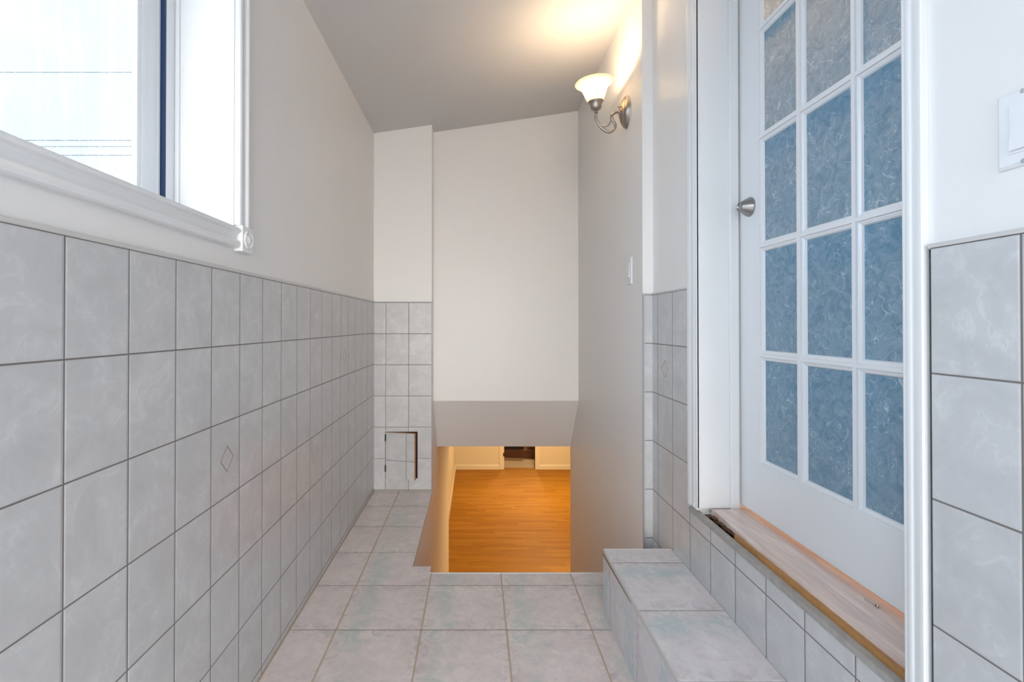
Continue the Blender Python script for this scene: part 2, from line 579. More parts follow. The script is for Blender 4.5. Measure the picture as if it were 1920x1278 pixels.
# ================================================================== STRUCTURE
# --- landing floor with the ledge beside the stairwell
bm = bmesh.new()
out = [(-0.667, -2.6), (0.749, -2.6), (0.749, 2.192), (-0.2026, 2.192), (-0.2026, 2.255), (PIER_X, 2.255), (PIER_X, 3.285), (-0.667, 3.285)]
add_prism(bm, out, lambda u, v, a: (u, v, a), -0.014, 0.0)
floor = obj('floor', bm, t_floor)
struct(floor, 'landing floor of large pinkish grey tiles with green clouds', 'floor')
boxes('edge_strip', [(-0.2026, 0.70, 2.192, 2.199, -0.03, 0.0015)], caulk, floor)
boxes('grout_joint', [(LX, LX + 0.005, -0.75, PIER_Y, 0.0, 0.003), (LX, PIER_X, PIER_Y - 0.004, PIER_Y, 0.0, 0.003)], plain('tan_grout', (0.50, 0.40, 0.31), 0.8, 0, 0.3, 20), floor)
boxes('ledge_strip', [(PIER_X, PIER_X + 0.004, 2.255, 3.277, -0.03, 0.001)], caulk, floor)
boxes('trim_1', [(-0.2026, 0.749, 2.0, 2.1905, -1.95, -0.0145), (-0.289, -0.2026, 2.0, 2.2545, -1.95, -0.0145)], white)
struct(bpy.data.objects['trim_1'], 'white riser face below the landing edge at the top of the stairs', 'stair riser')

# --- stairs down (hidden below the landing edge from the photo's viewpoint)
bm = bmesh.new()
for k in range(1, 10):
    y0 = 2.2 + 0.225 * (k - 1)
    add_box(bm, PIER_X + 0.002, RX - 0.002, y0, y0 + 0.225, -1.949, -0.195 * k)
struct(obj('stairs', bm, laminate), 'flight of wooden stairs going down from the landing', 'stairs')

# --- left wall with its window hole
WY0, WY1, WZ0, WZ1 = 0.34, 1.381, 1.358, 2.20
PLX = -0.672
wl = boxes('wall_left', [(-0.95, PLX, a0, a1, b0, b1) for a0, a1, b0, b1 in hole(-0.55, 3.5, -0.014, 2.358, WY0, WY1, WZ0, WZ1)]
           + [(-0.95, PLX, a0, a1, b0, b1) for a0, a1, b0, b1 in hole(-2.75, -0.55, -0.014, 2.358, -1.95, -0.75, 0.0, 2.10)], white)  # second hole: unseen side opening added behind the camera to let daylight in
struct(wl, 'white wall over grey tiles on the window side', 'wall')
boxes('tile_cladding', [(PLX, LX, -0.75, PIER_Y, 0.0, TOPL), (PLX, LX, -2.6, -1.95, 0.0, TOPL)], t_left, wl)
boxes('edge_strip', [(PLX, LX + 0.003, -0.75, PIER_Y, TOPL, TOPL + 0.009)], strip_m, wl, bevel=0.002)

# --- tiled pier at the end of the ledge
HX0, HX1, HZ0, HZ1 = -0.594, -0.381, 0.0806, 0.387
pz = 2.42
PY = 3.283
wp = boxes('wall_pier', [(a0, a1, PY, 3.415, b0, b1) for a0, a1, b0, b1 in hole(-0.672, PIER_X, 0.0, pz, HX0, HX1, HZ0, HZ1)]
           + [(-0.672, PIER_X, 3.415, 3.5, 0.0, pz)], white)
struct(wp, 'narrow pier with white upper half and tiled lower half beside the stairwell', 'wall')
boxes('tile_cladding', [(a0, a1, PIER_Y, PY, b0, b1) for a0, a1, b0, b1 in hole(LX, PIER_X - 0.003, 0.0, TOPL, HX0, HX1, HZ0, HZ1)], t_pier, wp)
boxes('edge_strip', [(LX, PIER_X, PIER_Y - 0.002, PY, TOPL, TOPL + 0.006), (PIER_X - 0.003, PIER_X, PIER_Y - 0.001, PY, 0.0, TOPL)], metal_m, wp)
boxes('cavity_lining', [(HX0, HX1, 3.40, 3.414, HZ0, HZ1), (HX0 + 0.001, HX0 + 0.006, 3.30, 3.40, HZ0, HZ1), (HX1 - 0.006, HX1 - 0.001, 3.284, 3.40, HZ0, HZ1),
                        (HX0, HX1, 3.284, 3.40, HZ0, HZ0 + 0.005), (HX0, HX1, 3.284, 3.40, HZ1 - 0.005, HZ1)], dark_wood, wp)

# --- stairwell walls
ws = boxes('wall_stairwell_left', [(-0.667, PIER_X, 2.256, 3.5, -1.95, -0.0145), (-0.43, PIER_X, 3.5, 3.86, -1.95, 0.62), (-0.43, PIER_X, 3.86, 5.35, -1.95, 0.30)], white)
struct(ws, 'white stairwell wall below the tiled ledge', 'wall')
wr = boxes('wall_stairwell_right', [(RX, 0.95, 2.10, 3.714, -1.95, 2.60)], white)
struct(wr, 'white stairwell wall carrying the lit sconce', 'wall')
boxes('tile_cladding', [(RX + 0.005, TX, 2.093, 2.10, 0.0, TOPR)], t_end, wr)
boxes('edge_strip', [(RX - 0.001, RX + 0.005, 2.090, 2.10, 0.0, TOPR + 0.006), (RX + 0.005, TX, 2.092, 2.10, TOPR, TOPR + 0.006)], metal_m, wr)

# --- back wall over the stairs, slanted soffit, basement ceiling
BY = 3.415
wb = boxes('wall_back', [(PIER_X, RX, BY, 3.50, 0.568, 2.57)], white)
struct(wb, 'plain white wall high above the stairs', 'wall')
bm = bmesh.new()
add_prism(bm, [(BY, 0.568), (3.714, 0.184), (3.80, 0.184), (3.80, 0.5), (3.50, 0.8), (BY, 0.8)][:4] + [(3.80, 0.567), (BY, 0.567 + 0.001)][:1],
          lambda u, v, a: (a, u, v), PIER_X, RX)
struct(obj('ceiling_soffit', bm, white), 'slanted grey-looking soffit under the high white wall', 'ceiling')
cl = boxes('ceiling_basement', [(-2.0, 4.3, 3.80, 10.6, 0.184, 0.40), (0.72, 4.3, 3.60, 3.80, 0.184, 0.40)], base_wall)
struct(cl, 'flat basement ceiling beyond the soffit', 'ceiling')

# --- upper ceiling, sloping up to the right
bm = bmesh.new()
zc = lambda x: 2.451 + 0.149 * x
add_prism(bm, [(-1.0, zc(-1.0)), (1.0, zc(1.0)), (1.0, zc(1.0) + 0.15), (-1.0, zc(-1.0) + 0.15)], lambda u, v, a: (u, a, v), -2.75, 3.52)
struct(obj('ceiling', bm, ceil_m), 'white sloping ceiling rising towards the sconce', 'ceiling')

# --- right wall with the glazed door
PRX = 0.747
DY0, DY1, DZ1 = 0.866, 1.672, 2.505
TH = 0.475
wrr = boxes('wall_right', [(PRX, 0.93, a0, a1, b0, b1) for a0, a1, b0, b1 in
    [(-2.75, DY0 - 0.055, -0.014, TOPR), (-2.75, DY0 - 0.02, TOPR, 2.60)] + hole(DY0 - 0.055, 2.10, -0.014, 2.60, DY0 - 0.02, DY1 + 0.02, 0.455, DZ1 + 0.02)[1:]], white)
struct(wrr, 'white and tiled wall around the glass paned door', 'wall')
boxes('tile_cladding', [(TX, PRX, DY1 + 0.073, 2.10, 0.0, TOPR), (TX, PRX, DY0 - 0.055, DY1 + 0.073, 0.0, 0.447), (TX, PRX, -2.6, DY0 - 0.055, 0.0, TOPR)], t_right, wrr)
boxes('edge_strip', [(TX - 0.003, PRX, DY1 + 0.071, 2.093, TOPR, TOPR + 0.006), (TX - 0.003, PRX, -2.6, DY0 - 0.053, TOPR, TOPR + 0.007)], strip_m, wrr)

# --- rear wall with an added, unseen opening that lets in daylight
wq = boxes('wall_rear', [(a0, a1, -2.75, -2.6, b0, b1) for a0, a1, b0, b1 in hole(-0.672, 0.747, -0.014, 2.57, -0.59, 0.67, 0.0, 2.24)], white)
struct(wq, 'white wall behind the viewer with an added daylight opening', 'wall')

# --- basement room
fb = boxes('floor_basement', [(-0.45, 4.3, 2.19, 10.60, -2.0, -1.95)], laminate)
struct(fb, 'warm oak laminate floor of the basement room', 'floor')
FY = 10.49
OX0, OX1 = 0.595, 1.245
wbl = boxes('wall_basement_left', [(-0.60, -0.43, 5.35, FY + 0.1, -1.95, 0.184)], base_wall)
struct(wbl, 'yellow lit basement wall beyond the stairs', 'wall')
wbf = boxes('wall_basement_far', [(-0.43, OX0, FY, FY + 0.1, -1.95, 0.184), (OX1, 4.3, FY, FY + 0.1, -1.95, 0.184), (OX0, OX1, FY, FY + 0.1, 0.08, 0.184)], base_wall)
struct(wbf, 'far yellow lit basement wall with an open doorway', 'wall')
boxes('wall_basement_right', [(4.3, 4.4, 3.56, FY + 0.1, -1.95, 0.184)], base_wall)
struct(bpy.data.objects['wall_basement_right'], 'basement side wall hidden right of the stairs', 'wall')
boxes('wall_basement_near', [(0.95, 4.3, 3.56, 3.714, -1.95, 0.184)], base_wall)
struct(bpy.data.objects['wall_basement_near'], 'basement wall hidden under the landing', 'wall')


def base_prof(t, h): return [(0, 0), (t, 0), (t, h * 0.82), (t * 0.5, h * 0.92), (t * 0.35, h), (0, h)]


bm = bmesh.new()
add_prism(bm, base_prof(0.014, 0.0976), lambda u, v, a: (-0.43 + u, a, -1.95 + v), 5.35, FY)
struct(obj('baseboard_left', bm, base_trim), 'cream baseboard along the basement side wall', 'baseboard')
bm = bmesh.new()
add_prism(bm, base_prof(0.014, 0.0976), lambda u, v, a: (a, FY - u, -1.95 + v), -0.416, OX0 - 0.10)
struct(obj('baseboard_far', bm, base_trim), 'cream baseboard left of the far basement doorway', 'baseboard')
bm = bmesh.new()
add_prism(bm, base_prof(0.014, 0.0976), lambda u, v, a: (a, FY - u, -1.95 + v), OX1 + 0.10, 4.3)
struct(obj('baseboard_right', bm, base_trim), 'cream baseboard right of the far basement doorway', 'baseboard')
dt = boxes('trim_2', [(OX0 - 0.10, OX0, FY - 0.02, FY + 0.1, -1.95, 0.18), (OX1, OX1 + 0.10, FY - 0.02, FY + 0.1, -1.95, 0.18)], base_trim, bevel=0.004)
struct(dt, 'cream casing of the far basement doorway', 'door casing')
boxes('strike_plate', [(OX0 - 0.022, OX0 + 0.002, FY - 0.026, FY - 0.018, -1.67, -1.60)], black_m, dt)
# room beyond the doorway
struct(boxes('floor_back_room', [(-0.2, 2.6, FY + 0.11, 13.2, -2.0, -1.945)], beige_floor), 'beige floor beyond the far basement doorway', 'floor')
struct(boxes('wall_back_room', [(-0.2, 2.6, 13.2, 13.3, -1.95, 0.3), (-0.3, -0.2, FY + 0.1, 13.3, -1.95, 0.3), (2.6, 2.7, FY + 0.1, 13.3, -1.95, 0.3), (-0.3, 2.7, FY + 0.1, 13.3, 0.3, 0.4)], tan_m),
       'tan walls of the room beyond the far basement doorway', 'wall')

# ================================================================== WINDOW
win = empty('window_1', (-0.85, 0.86, WZ0))
struct(win, 'white framed window over the tiled wall, bright sky outside', 'window')


def wpart(name, lst, mat, parent, **k):
    bm = bmesh.new()
    for b in lst: add_box(bm, *b)
    o = obj(name, bm, mat, None, **k)
    o.parent = parent
    if parent is win: o.matrix_parent_inverse = Matrix.Translation(-win.location)
    return o


FX0, FX1 = -0.90, -0.830
wpart('outer_frame', [(FX0, FX1, WY1 - 0.0476, WY1, WZ0, WZ1), (FX0, FX1, WY0, WY0 + 0.0476, WZ0, WZ1),
                      (FX0, FX1, WY0 + 0.0476, WY1 - 0.0476, WZ0, WZ0 + 0.02), (FX0, FX1, WY0 + 0.0476, WY1 - 0.0476, WZ1 - 0.02, WZ1)], vinyl, win, bevel=0.002)
wpart('glazing_stop', [(FX1, FX1 + 0.012, WY1 - 0.012, WY1, WZ0, WZ1)], vinyl, win, bevel=0.003)
wpart('weatherstrip', [(-0.8435, -0.8305, WY1 - 0.052, WY1 - 0.0476, WZ0 + 0.02, WZ1 - 0.02)], gasket_m, win)
SY0, SY1 = WY0 + 0.053, WY1 - 0.0525
sash = wpart('sash_frame', [(-0.858, -0.844, SY1 - 0.09, SY1, WZ0 + 0.02, WZ1 - 0.02), (-0.858, -0.844, SY0, SY0 + 0.09, WZ0 + 0.02, WZ1 - 0.02),
                            (-0.858, -0.844, SY0 + 0.09, SY1 - 0.09, WZ0 + 0.02, WZ0 + 0.06), (-0.858, -0.844, SY0 + 0.09, SY1 - 0.09, WZ1 - 0.07, WZ1 - 0.02)], vinyl, win, bevel=0.003)
rib = wpart('sash_rib', [(-0.844, -0.8415, SY1 - 0.012, SY1 - 0.002, WZ0 + 0.03, WZ1 - 0.03), (-0.844, -0.842, SY1 - 0.075, SY1 - 0.055, WZ0 + 0.03, WZ1 - 0.03)], vinyl, win, bevel=0.001)
wpart('glass_pane', [(-0.8535, -0.8505, SY0 + 0.08, SY1 - 0.08, WZ0 + 0.05, WZ1 - 0.06)], wglass_m, win)

# window casing: moulded trim, corner block with a bullseye
prof = [(0, 0), (0.012, 0), (0.017, 0.003), (0.019, 0.010), (0.018, 0.017), (0.013, 0.022), (0.0085, 0.0235), (0.0085, 0.026), (0.010, 0.034), (0.014, 0.041), (0.020, 0.045), (0.021, 0.050), (0.019, 0.055), (0.014, 0.056), (0, 0.056)]
tr = empty('trim_3', (PLX, 1.381, 1.30))
struct(tr, 'white moulded casing around the window with a bullseye corner block', 'window casing')


def tparent(o, p):
    o.parent = p
    o.matrix_parent_inverse = Matrix.Translation(-Vector(p.location))
    return o


bm = bmesh.new()
add_prism(bm, prof, lambda u, v, a: (PLX + u, a, 1.302 + v), -0.2, 1.385)
tparent(obj('bottom_casing', bm, trim_m), tr)
bm = bmesh.new()
add_prism(bm, prof, lambda u, v, a: (PLX + u, 1.381 + v, a), 1.366, 2.27)
tparent(obj('side_casing', bm, trim_m), tr)
bm = bmesh.new()
add_prism(bm, prof, lambda u, v, a: (PLX + u, a, WZ1 + v), -0.2, 1.437)
tparent(obj('top_casing', bm, trim_m), tr)
blk = tparent(boxes('corner_block', [(PLX, PLX + 0.024, 1.385, 1.453, 1.294, 1.366)], trim_m, bevel=0.0015), tr)
bm = bmesh.new()
add_lathe(bm, [(0.026, 0.0), (0.026, 0.003), (0.023, 0.0045), (0.020, 0.003), (0.017, 0.001), (0.013, 0.003), (0.008, 0.006), (0.002, 0.007)],
          (0, 0, 0), axis='-x', seg=40)
bmesh.ops.scale(bm, vec=(-1, 1, 1), verts=bm.verts[:])
bmesh.ops.translate(bm, vec=(PLX + 0.024, 1.419, 1.330), verts=bm.verts[:])
o = obj('bullseye', bm, trim_m, None, smooth=True)
o.parent = blk
# reveal lining boards
tparent(boxes('reveal_board', [(FX1, PLX + 0.002, WY1 - 0.004, WY1 + 0.0, WZ0, WZ1), (FX1, PLX + 0.002, WY0, WY0 + 0.004, WZ0, WZ1),
                               (FX1, PLX + 0.002, WY0, WY1, WZ0 - 0.0, WZ0 + 0.004), (FX1, PLX + 0.002, WY0, WY1, WZ1 - 0.004, WZ1)], trim_m), tr)

# ================================================================== DOOR
DX = 0.885
py = [(0.989, 1.149), (1.185, 1.347), (1.386, 1.543)]
pzs = [(0.6706 + 0.3398 * k, 0.6706 + 0.3398 * k + 0.3065) for k in range(5)]
D0, D1, DB, DT = DY0 + 0.004, DY1 - 0.004, 0.493, DZ1 - 0.006
ins = 0.012
bm = bmesh.new()
ys = [D0] + [v for a, b in py for v in (a - ins, b + ins)] + [D1]
zs = [DB] + [v for a, b in pzs for v in (a - ins, b + ins)] + [DT]
for i in range(len(ys) - 1):
    if i % 2 == 0:
        add_box(bm, DX, DX + 0.036, ys[i], ys[i + 1], DB, DT)
    else:
        for j in range(0, len(zs) - 1, 2):
            add_box(bm, DX, DX + 0.036, ys[i], ys[i + 1], zs[j], zs[j + 1])
for a, b in py:
    for c, d in pzs:
        loops = []
        for inset, dx in ((0.0, 0.0), (0.0010, 0.0045), (0.0040, 0.0045), (0.0065, 0.006), (0.0095, 0.0075), (0.012, 0.0125), (0.012, 0.020)):
            y0, y1, z0, z1 = a - ins + inset, b + ins - inset, c - ins + inset, d + ins - inset
            loops.append([bm.verts.new((DX + dx, y, z)) for y, z in ((y0, z0), (y1, z0), (y1, z1), (y0, z1))])
        for p, q in zip(loops, loops[1:]):
            for k in range(4):
                j = (k + 1) % 4
                bm.faces.new((p[k], p[j], q[j], q[k]))
door = obj('door_1', bm, door_m)
struct(door, 'white door with fifteen hazy blue glass panes', 'door')
first = None
for a, b in py:
    for c, d in pzs:
        o = boxes('pane', [(DX + 0.012, DX + 0.017, a - 0.001, b + 0.001, c - 0.001, d + 0.001)], glass_m, door)
# knob: tapered lock cylinder
bm = bmesh.new()
KY, KZ = 1.606, 1.469
add_lathe(bm, [(0.031, 0.0), (0.0315, 0.002), (0.031, 0.005), (0.0165, 0.030), (0.0150, 0.033)], (DX, KY, KZ), axis='-x', seg=48)
knob = obj('knob', bm, knob_m, door, smooth=True)
bm = bmesh.new()
add_lathe(bm, [(0.0150, 0.033), (0.0145, 0.036), (0.012, 0.0365), (0.011, 0.034), (0.004, 0.034)], (DX, KY, KZ), axis='-x', seg=36)
add_box(bm, DX - 0.0345, DX - 0.0335, KY - 0.0015, KY + 0.0015, KZ - 0.006, KZ + 0.006)
obj('lock_cylinder', bm, knob_m, knob, smooth=True)

# door frame: jambs, stops and moulded casings
fr = empty('trim_4', (0.741, DY1, TH))
struct(fr, 'white frame and moulded casing around the glass paned door', 'door casing')
tparent(boxes('jamb', [(PRX - 0.005, 0.93, DY1, DY1 + 0.02, TH, DZ1 + 0.02)], trim_m, bevel=0.001), fr)
tparent(boxes('jamb', [(PRX - 0.005, 0.93, DY0 - 0.02, DY0, TH, DZ1 + 0.02)], trim_m, bevel=0.001), fr)
tparent(boxes('head_jamb', [(PRX - 0.005, 0.93, DY0, DY1, DZ1, DZ1 + 0.02)], trim_m), fr)
tparent(boxes('door_stop', [(DX - 0.036, DX - 0.007, DY1 - 0.010, DY1, TH, DZ1)], trim_m, bevel=0.002), fr)
tparent(boxes('door_stop', [(DX - 0.036, DX - 0.003, DY0, DY0 + 0.010, TH, DZ1)], trim_m, bevel=0.002), fr)
cas = [(0, 0), (0.011, 0), (0.014, 0.004), (0.014, 0.012), (0.017, 0.016), (0.019, 0.024), (0.0185, 0.030), (0.0145, 0.034), (0.016, 0.040), (0.020, 0.048), (0.022, 0.058), (0.022, 0.066), (0.018, 0.070), (0, 0.070)]
bm = bmesh.new()
add_prism(bm, cas, lambda u, v, a: (PRX - u * 0.5, DY1 + v, a), 0.472, 2.55)
tparent(obj('side_casing', bm, trim_m), fr)
bm = bmesh.new()
add_prism(bm, [(u * 0.5, v * 0.045 / 0.070) for u, v in cas], lambda u, v, a: (PRX - u, DY0 - v, a), 0.452, 2.55)
tparent(obj('side_casing', bm, trim_m), fr)

# ================================================================== THRESHOLD, STEP
th = empty('threshold_board', (0.83, 1.25, 0.462))
tag(th, 'worn reddish wooden threshold board under the glass paned door', 'threshold')
bm = bmesh.new()
N = 40
front = []
for i in range(N + 1):
    y = 0.858 + (1.651 - 0.858) * i / N
    gap = 0.0 if y < 1.40 else min(1.0, (y - 1.40) / 0.2) * 0.012
    front.append((0.768 + gap + random.uniform(-0.0008, 0.0008), y))
outl = front + [(0.925, 1.651), (0.925, 0.858)]
add_prism(bm, outl, lambda u, v, a: (u, v, a), 0.459, 0.480)
o = tparent(obj('board', bm, thresh_m), th)
bm = bmesh.new()
f2 = []
for i in range(N + 1):
    y = 0.84 + (1.47 - 0.84) * i / N
    f2.append((0.7565 + random.uniform(-0.001, 0.001) + (0.004 if y > 1.35 else 0), y))
add_prism(bm, f2 + [(0.7672, 1.47), (0.7672, 0.84)], lambda u, v, a: (u, v, a), 0.456, 0.4735)
o = tparent(obj('raw_front_edge', bm, raw_wood), th)
o['label'] = 'bare orange wood front edge'
bm = bmesh.new()
add_box(bm, 0.760, 0.782, 1.465, 1.665, 0.4555, 0.4585)
for i in range(14):
    y = 1.47 + random.random() * 0.15
    add_box(bm, 0.762, 0.775, y, y + random.uniform(0.008, 0.03), 0.4585, 0.4585 + random.uniform(0.002, 0.010))
o = tparent(obj('split_end', bm, dark_wood), th)
o['label'] = 'dark splintered end of the board'
# mortar bed showing between tiles and board
bm = bmesh.new()
e0 = []
for i in range(60):
    y = 0.79 + (1.728 - 0.79) * i / 59
    e0.append((0.7365 + random.uniform(-0.0006, 0.0006), y))
add_prism(bm, e0 + [(0.7555, 1.728), (0.7555, 0.79)], lambda u, v, a: (u, v, a), 0.4475, 0.462)
struct(obj('trim_5', bm, mortar), 'rough grey mortar edge between tiles and threshold board', 'mortar edge')

st = empty('tiled_step', (0.611, 1.2, 0))
tag(st, 'grey tiled step below the glass paned door', 'step')
SX, SYF, SH = 0.481, 1.898, 0.2395
tparent(boxes('tread', [(SX + 0.004, TX - 0.001, 0.35, SYF - 0.004, SH - 0.012, SH)], t_step), st)
tparent(boxes('riser', [(SX + 0.002, SX + 0.012, 0.35, SYF - 0.002, 0.0, SH - 0.010), (SX + 0.012, TX - 0.001, SYF - 0.012, SYF - 0.002, 0.0, SH - 0.012),
                        (SX + 0.012, TX - 0.001, 0.35, SYF - 0.012, 0.0, SH - 0.013)], t_riser), st)
tparent(boxes('edge_trim', [(SX, SX + 0.005, 0.35, SYF, SH - 0.012, SH + 0.001), (SX, TX - 0.001, SYF - 0.005, SYF, SH - 0.012, SH + 0.001)], strip_m, bevel=0.001), st)
bm = bmesh.new()
add_prism(bm, [(1.55, SH - 0.012), (1.60, SH - 0.014), (SYF - 0.002, SH - 0.020), (SYF - 0.002, SH - 0.011), (1.55, SH - 0.011)], lambda u, v, a: (a, u, v), SX - 0.0012, SX + 0.002)
o = tparent(obj('worn_trim_edge', bm, plain('bare_brown_trim', (0.25, 0.16, 0.10), 0.6)), st)
o['label'] = 'brown worn end of the step edge'

# bent screw lying on the board
NL = Vector((0.863, 1.080, 0.480))
sw = empty('bent_screw', NL)
tag(sw, 'small bent metal screw lying on the wooden threshold board', 'screw')
bm = bmesh.new()
pts = catmull([NL + Vector(p) for p in ((-0.006, 0.024, 0.0045), (-0.003, 0.014, 0.006), (0.0, 0.006, 0.0045), (0.001, 0.0, 0.004))], 6)
add_tube(bm, pts, lambda t: 0.0012 + 0.0018 * t, 8)
tparent(obj('shank', bm, nail_m, None, smooth=True), sw)
bm = bmesh.new()
add_lathe(bm, [(0.0025, 0.0), (0.0045, 0.0015), (0.0045, 0.003), (0.0025, 0.004)], (0, 0, 0), axis='y', seg=14)
bmesh.ops.rotate(bm, cent=(0, 0, 0), matrix=Matrix.Rotation(0.6, 3, 'Z'), verts=bm.verts[:])
bmesh.ops.translate(bm, vec=NL + Vector((0.0014, -0.0005, 0.0046)), verts=bm.verts[:])
tparent(obj('screw_head', bm, nail_m, None, smooth=True), sw)

# ================================================================== ACCESS HATCH
ha = empty('access_hatch', (HX0 + 0.003, PIER_Y, HZ0))
tag(ha, 'small tiled access hatch standing slightly ajar at the foot of the pier', 'hatch')
hw, hh = 0.202, HZ1 - HZ0 - 0.008
ang = math.radians(-14)
bm = bmesh.new(); add_box(bm, 0.0, hw, -0.006, 0.0, 0.004, hh)
t_hatch = wall_tile('hatch_tiles', 'x', 'z', 0.1465, 0.1506, 0.122, 0.2045)
for nm, b, mt, lb in (('tile_face', (0.003, hw, -0.006, 0.0, 0.004, 0.004 + hh), t_hatch, None),
                      ('wood_backing', (0.004, hw + 0.002, 0.0, 0.016, 0.002, hh + 0.006), raw_wood, 'orange plywood backing')):
    o = boxes(nm, [b], mt, ha)
    if lb: o['label'] = lb
bm.free()
for z in (0.245, 0.045):
    boxes('hinge', [(-0.003, 0.006, -0.0085, -0.005, z, z + 0.045)], black_m, ha, bevel=0.001)
ha.rotation_euler = (0, 0, ang)

# ================================================================== SCONCE
LY = 2.31
sx = lambda px, y=LY: (px - 892) * y / F_PX
sz = lambda py, y=LY: CAM_Z + (608 - py) * y / F_PX
sco = empty('wall_sconce', (RX, LY, 2.074))
tag(sco, 'lit wall sconce with a bell glass shade on a curved nickel arm', 'wall lamp')
bm = bmesh.new()
NU, NV = 28, 40
grid = []
for i in range(NU + 1):
    u = -1 + 2 * i / NU
    w = 0.060 * (max(0.0, 1 - abs(u) ** 2.0)) ** 0.72 * (1.0 + 0.16 * u)
    hgt = 0.030 * (max(0.0, 1 - u * u)) ** 0.55
    row = []
    for j in range(NV + 1):
        v = -1 + 2 * j / NV
        dome = (1 - v * v) ** 0.5
        fl = 1.0 + 0.10 * math.cos(5 * math.pi * v) * (1 - u * u)
        row.append(bm.verts.new((RX - 0.001 - hgt * dome * fl, LY + w * v, 2.074 + 0.0785 * u)))
    grid.append(row)
for i in range(NU):
    for j in range(NV):
        bm.faces.new((grid[i][j], grid[i][j + 1], grid[i + 1][j + 1], grid[i + 1][j]))
bmesh.ops.remove_doubles(bm, verts=bm.verts[:], dist=1e-5)
plate = tparent(obj('backplate', bm, nickel, None, smooth=True), sco)
bm = bmesh.new()
add_lathe(bm, [(0.003, 0), (0.003, 0.010), (0.0055, 0.012), (0.0055, 0.017), (0.002, 0.020)], (RX - 0.026, LY - 0.012, 2.095), axis='-x', seg=16)
o = obj('screw_cap', bm, nickel, None, smooth=True); o.parent = plate; o.matrix_parent_inverse = plate.matrix_parent_inverse.copy()
o.matrix_parent_inverse = Matrix.Identity(4)
o.location = (0, 0, 0)
P = lambda a, b, dy=0: Vector((sx(a), LY + dy, sz(b)))
bm = bmesh.new()
main = catmull([P(1170, 209.2), P(1163, 209), P(1157, 208.6), P(1150.4, 212), P(1147.5, 218), P(1149.2, 224), P(1153.9, 232.7), P(1152.2, 241), P(1143.3, 246.8), P(1130.4, 241), P(1122, 230), P(1117.8, 219.0), P(1118.6, 213)], 7)
add_tube(bm, main, 0.0066, 12)
add_lathe(bm, [(0.006, 0), (0.009, 0.003), (0.009, 0.008), (0.006, 0.011)], (RX - 0.029, LY, sz(209.2)), axis='-x', seg=20)
tparent(obj('arm', bm, nickel, None, smooth=True), sco)
bm = bmesh.new()
br = catmull([P(1149.5, 213), P(1147.2, 220), P(1145.8, 226.5), P(1141, 233.3), P(1132.8, 235.6), P(1124, 229), P(1118.5, 219.8)], 7)
add_tube(bm, br, lambda t: 0.0050 - 0.0016 * t, 10)
tparent(obj('scroll', bm, nickel, None, smooth=True), sco)
SXC, SZB = sx(1117.5), 2.1217
lean = Matrix.Rotation(math.radians(-4), 3, 'Y')
bm = bmesh.new()
add_lathe(bm, [(0.004, -0.052), (0.0085, -0.050), (0.0095, -0.045), (0.006, -0.040), (0.012, -0.038), (0.020, -0.034), (0.0245, -0.026), (0.0265, -0.014), (0.030, -0.006), (0.0355, -0.001), (0.037, 0.003), (0.034, 0.004)],
          (SXC, LY, SZB), seg=40, tilt=lean)
tparent(obj('socket_cup', bm, nickel, None, smooth=True), sco)
bm = bmesh.new()
shp = [(0.030, -0.002), (0.036, 0.008), (0.044, 0.024), (0.0505, 0.042), (0.057, 0.060), (0.066, 0.074), (0.078, 0.084), (0.0865, 0.088), (0.0875, 0.0905), (0.0855, 0.0925), (0.076, 0.088), (0.064, 0.078), (0.054, 0.062), (0.047, 0.042), (0.041, 0.024), (0.033, 0.010), (0.026, 0.002)]
add_lathe(bm, shp, (SXC, LY, SZB), seg=56, cap0=False, cap1=False, tilt=lean)


def shade_mat():
    M = NT('frosted_amber_shade_glass')
    co = M.coords()
    nz = M.noise(co, 38, 4, 0.65, 0.8)
    M.set(Base_Color=(0.92, 0.86, 0.74), Roughness=0.35)
    tr_ = M.n('ShaderNodeBsdfTranslucent')
    M.l(M.mix(nz, (0.56, 0.51, 0.42), (0.68, 0.64, 0.56)), tr_.inputs['Color'])
    mx = M.n('ShaderNodeMixShader'); mx.inputs[0].default_value = 0.62
    M.l(M.b.outputs[0], mx.inputs[1]); M.l(tr_.outputs[0], mx.inputs[2])
    M.l(mx.outputs[0], M.out.inputs['Surface'])
    return M.m


tparent(obj('lamp_shade', bm, shade_mat(), None, smooth=True), sco)
bm = bmesh.new()
BC = Vector((SXC, LY, SZB)) + lean @ Vector((0, 0, 0.045))
add_lathe(bm, [(0.010, -0.036), (0.011, -0.022), (0.016, -0.012), (0.0185, 0.0), (0.016, 0.010), (0.009, 0.017), (0.001, 0.0185)], BC, seg=24)
tparent(obj('bulb', bm, emit('warm_bulb_glass', (1.0, 0.84, 0.62), 5.0), None, smooth=True), sco)
ld = bpy.data.lights.new('sconce_light', 'POINT')
ld.energy = 3.2
ld.color = (1.0, 0.76, 0.49)
ld.shadow_soft_size = 0.03
lo = bpy.data.objects.new('sconce_light', ld)
lo.location = BC + Vector((0, 0, 0.030))
col.objects.link(lo)

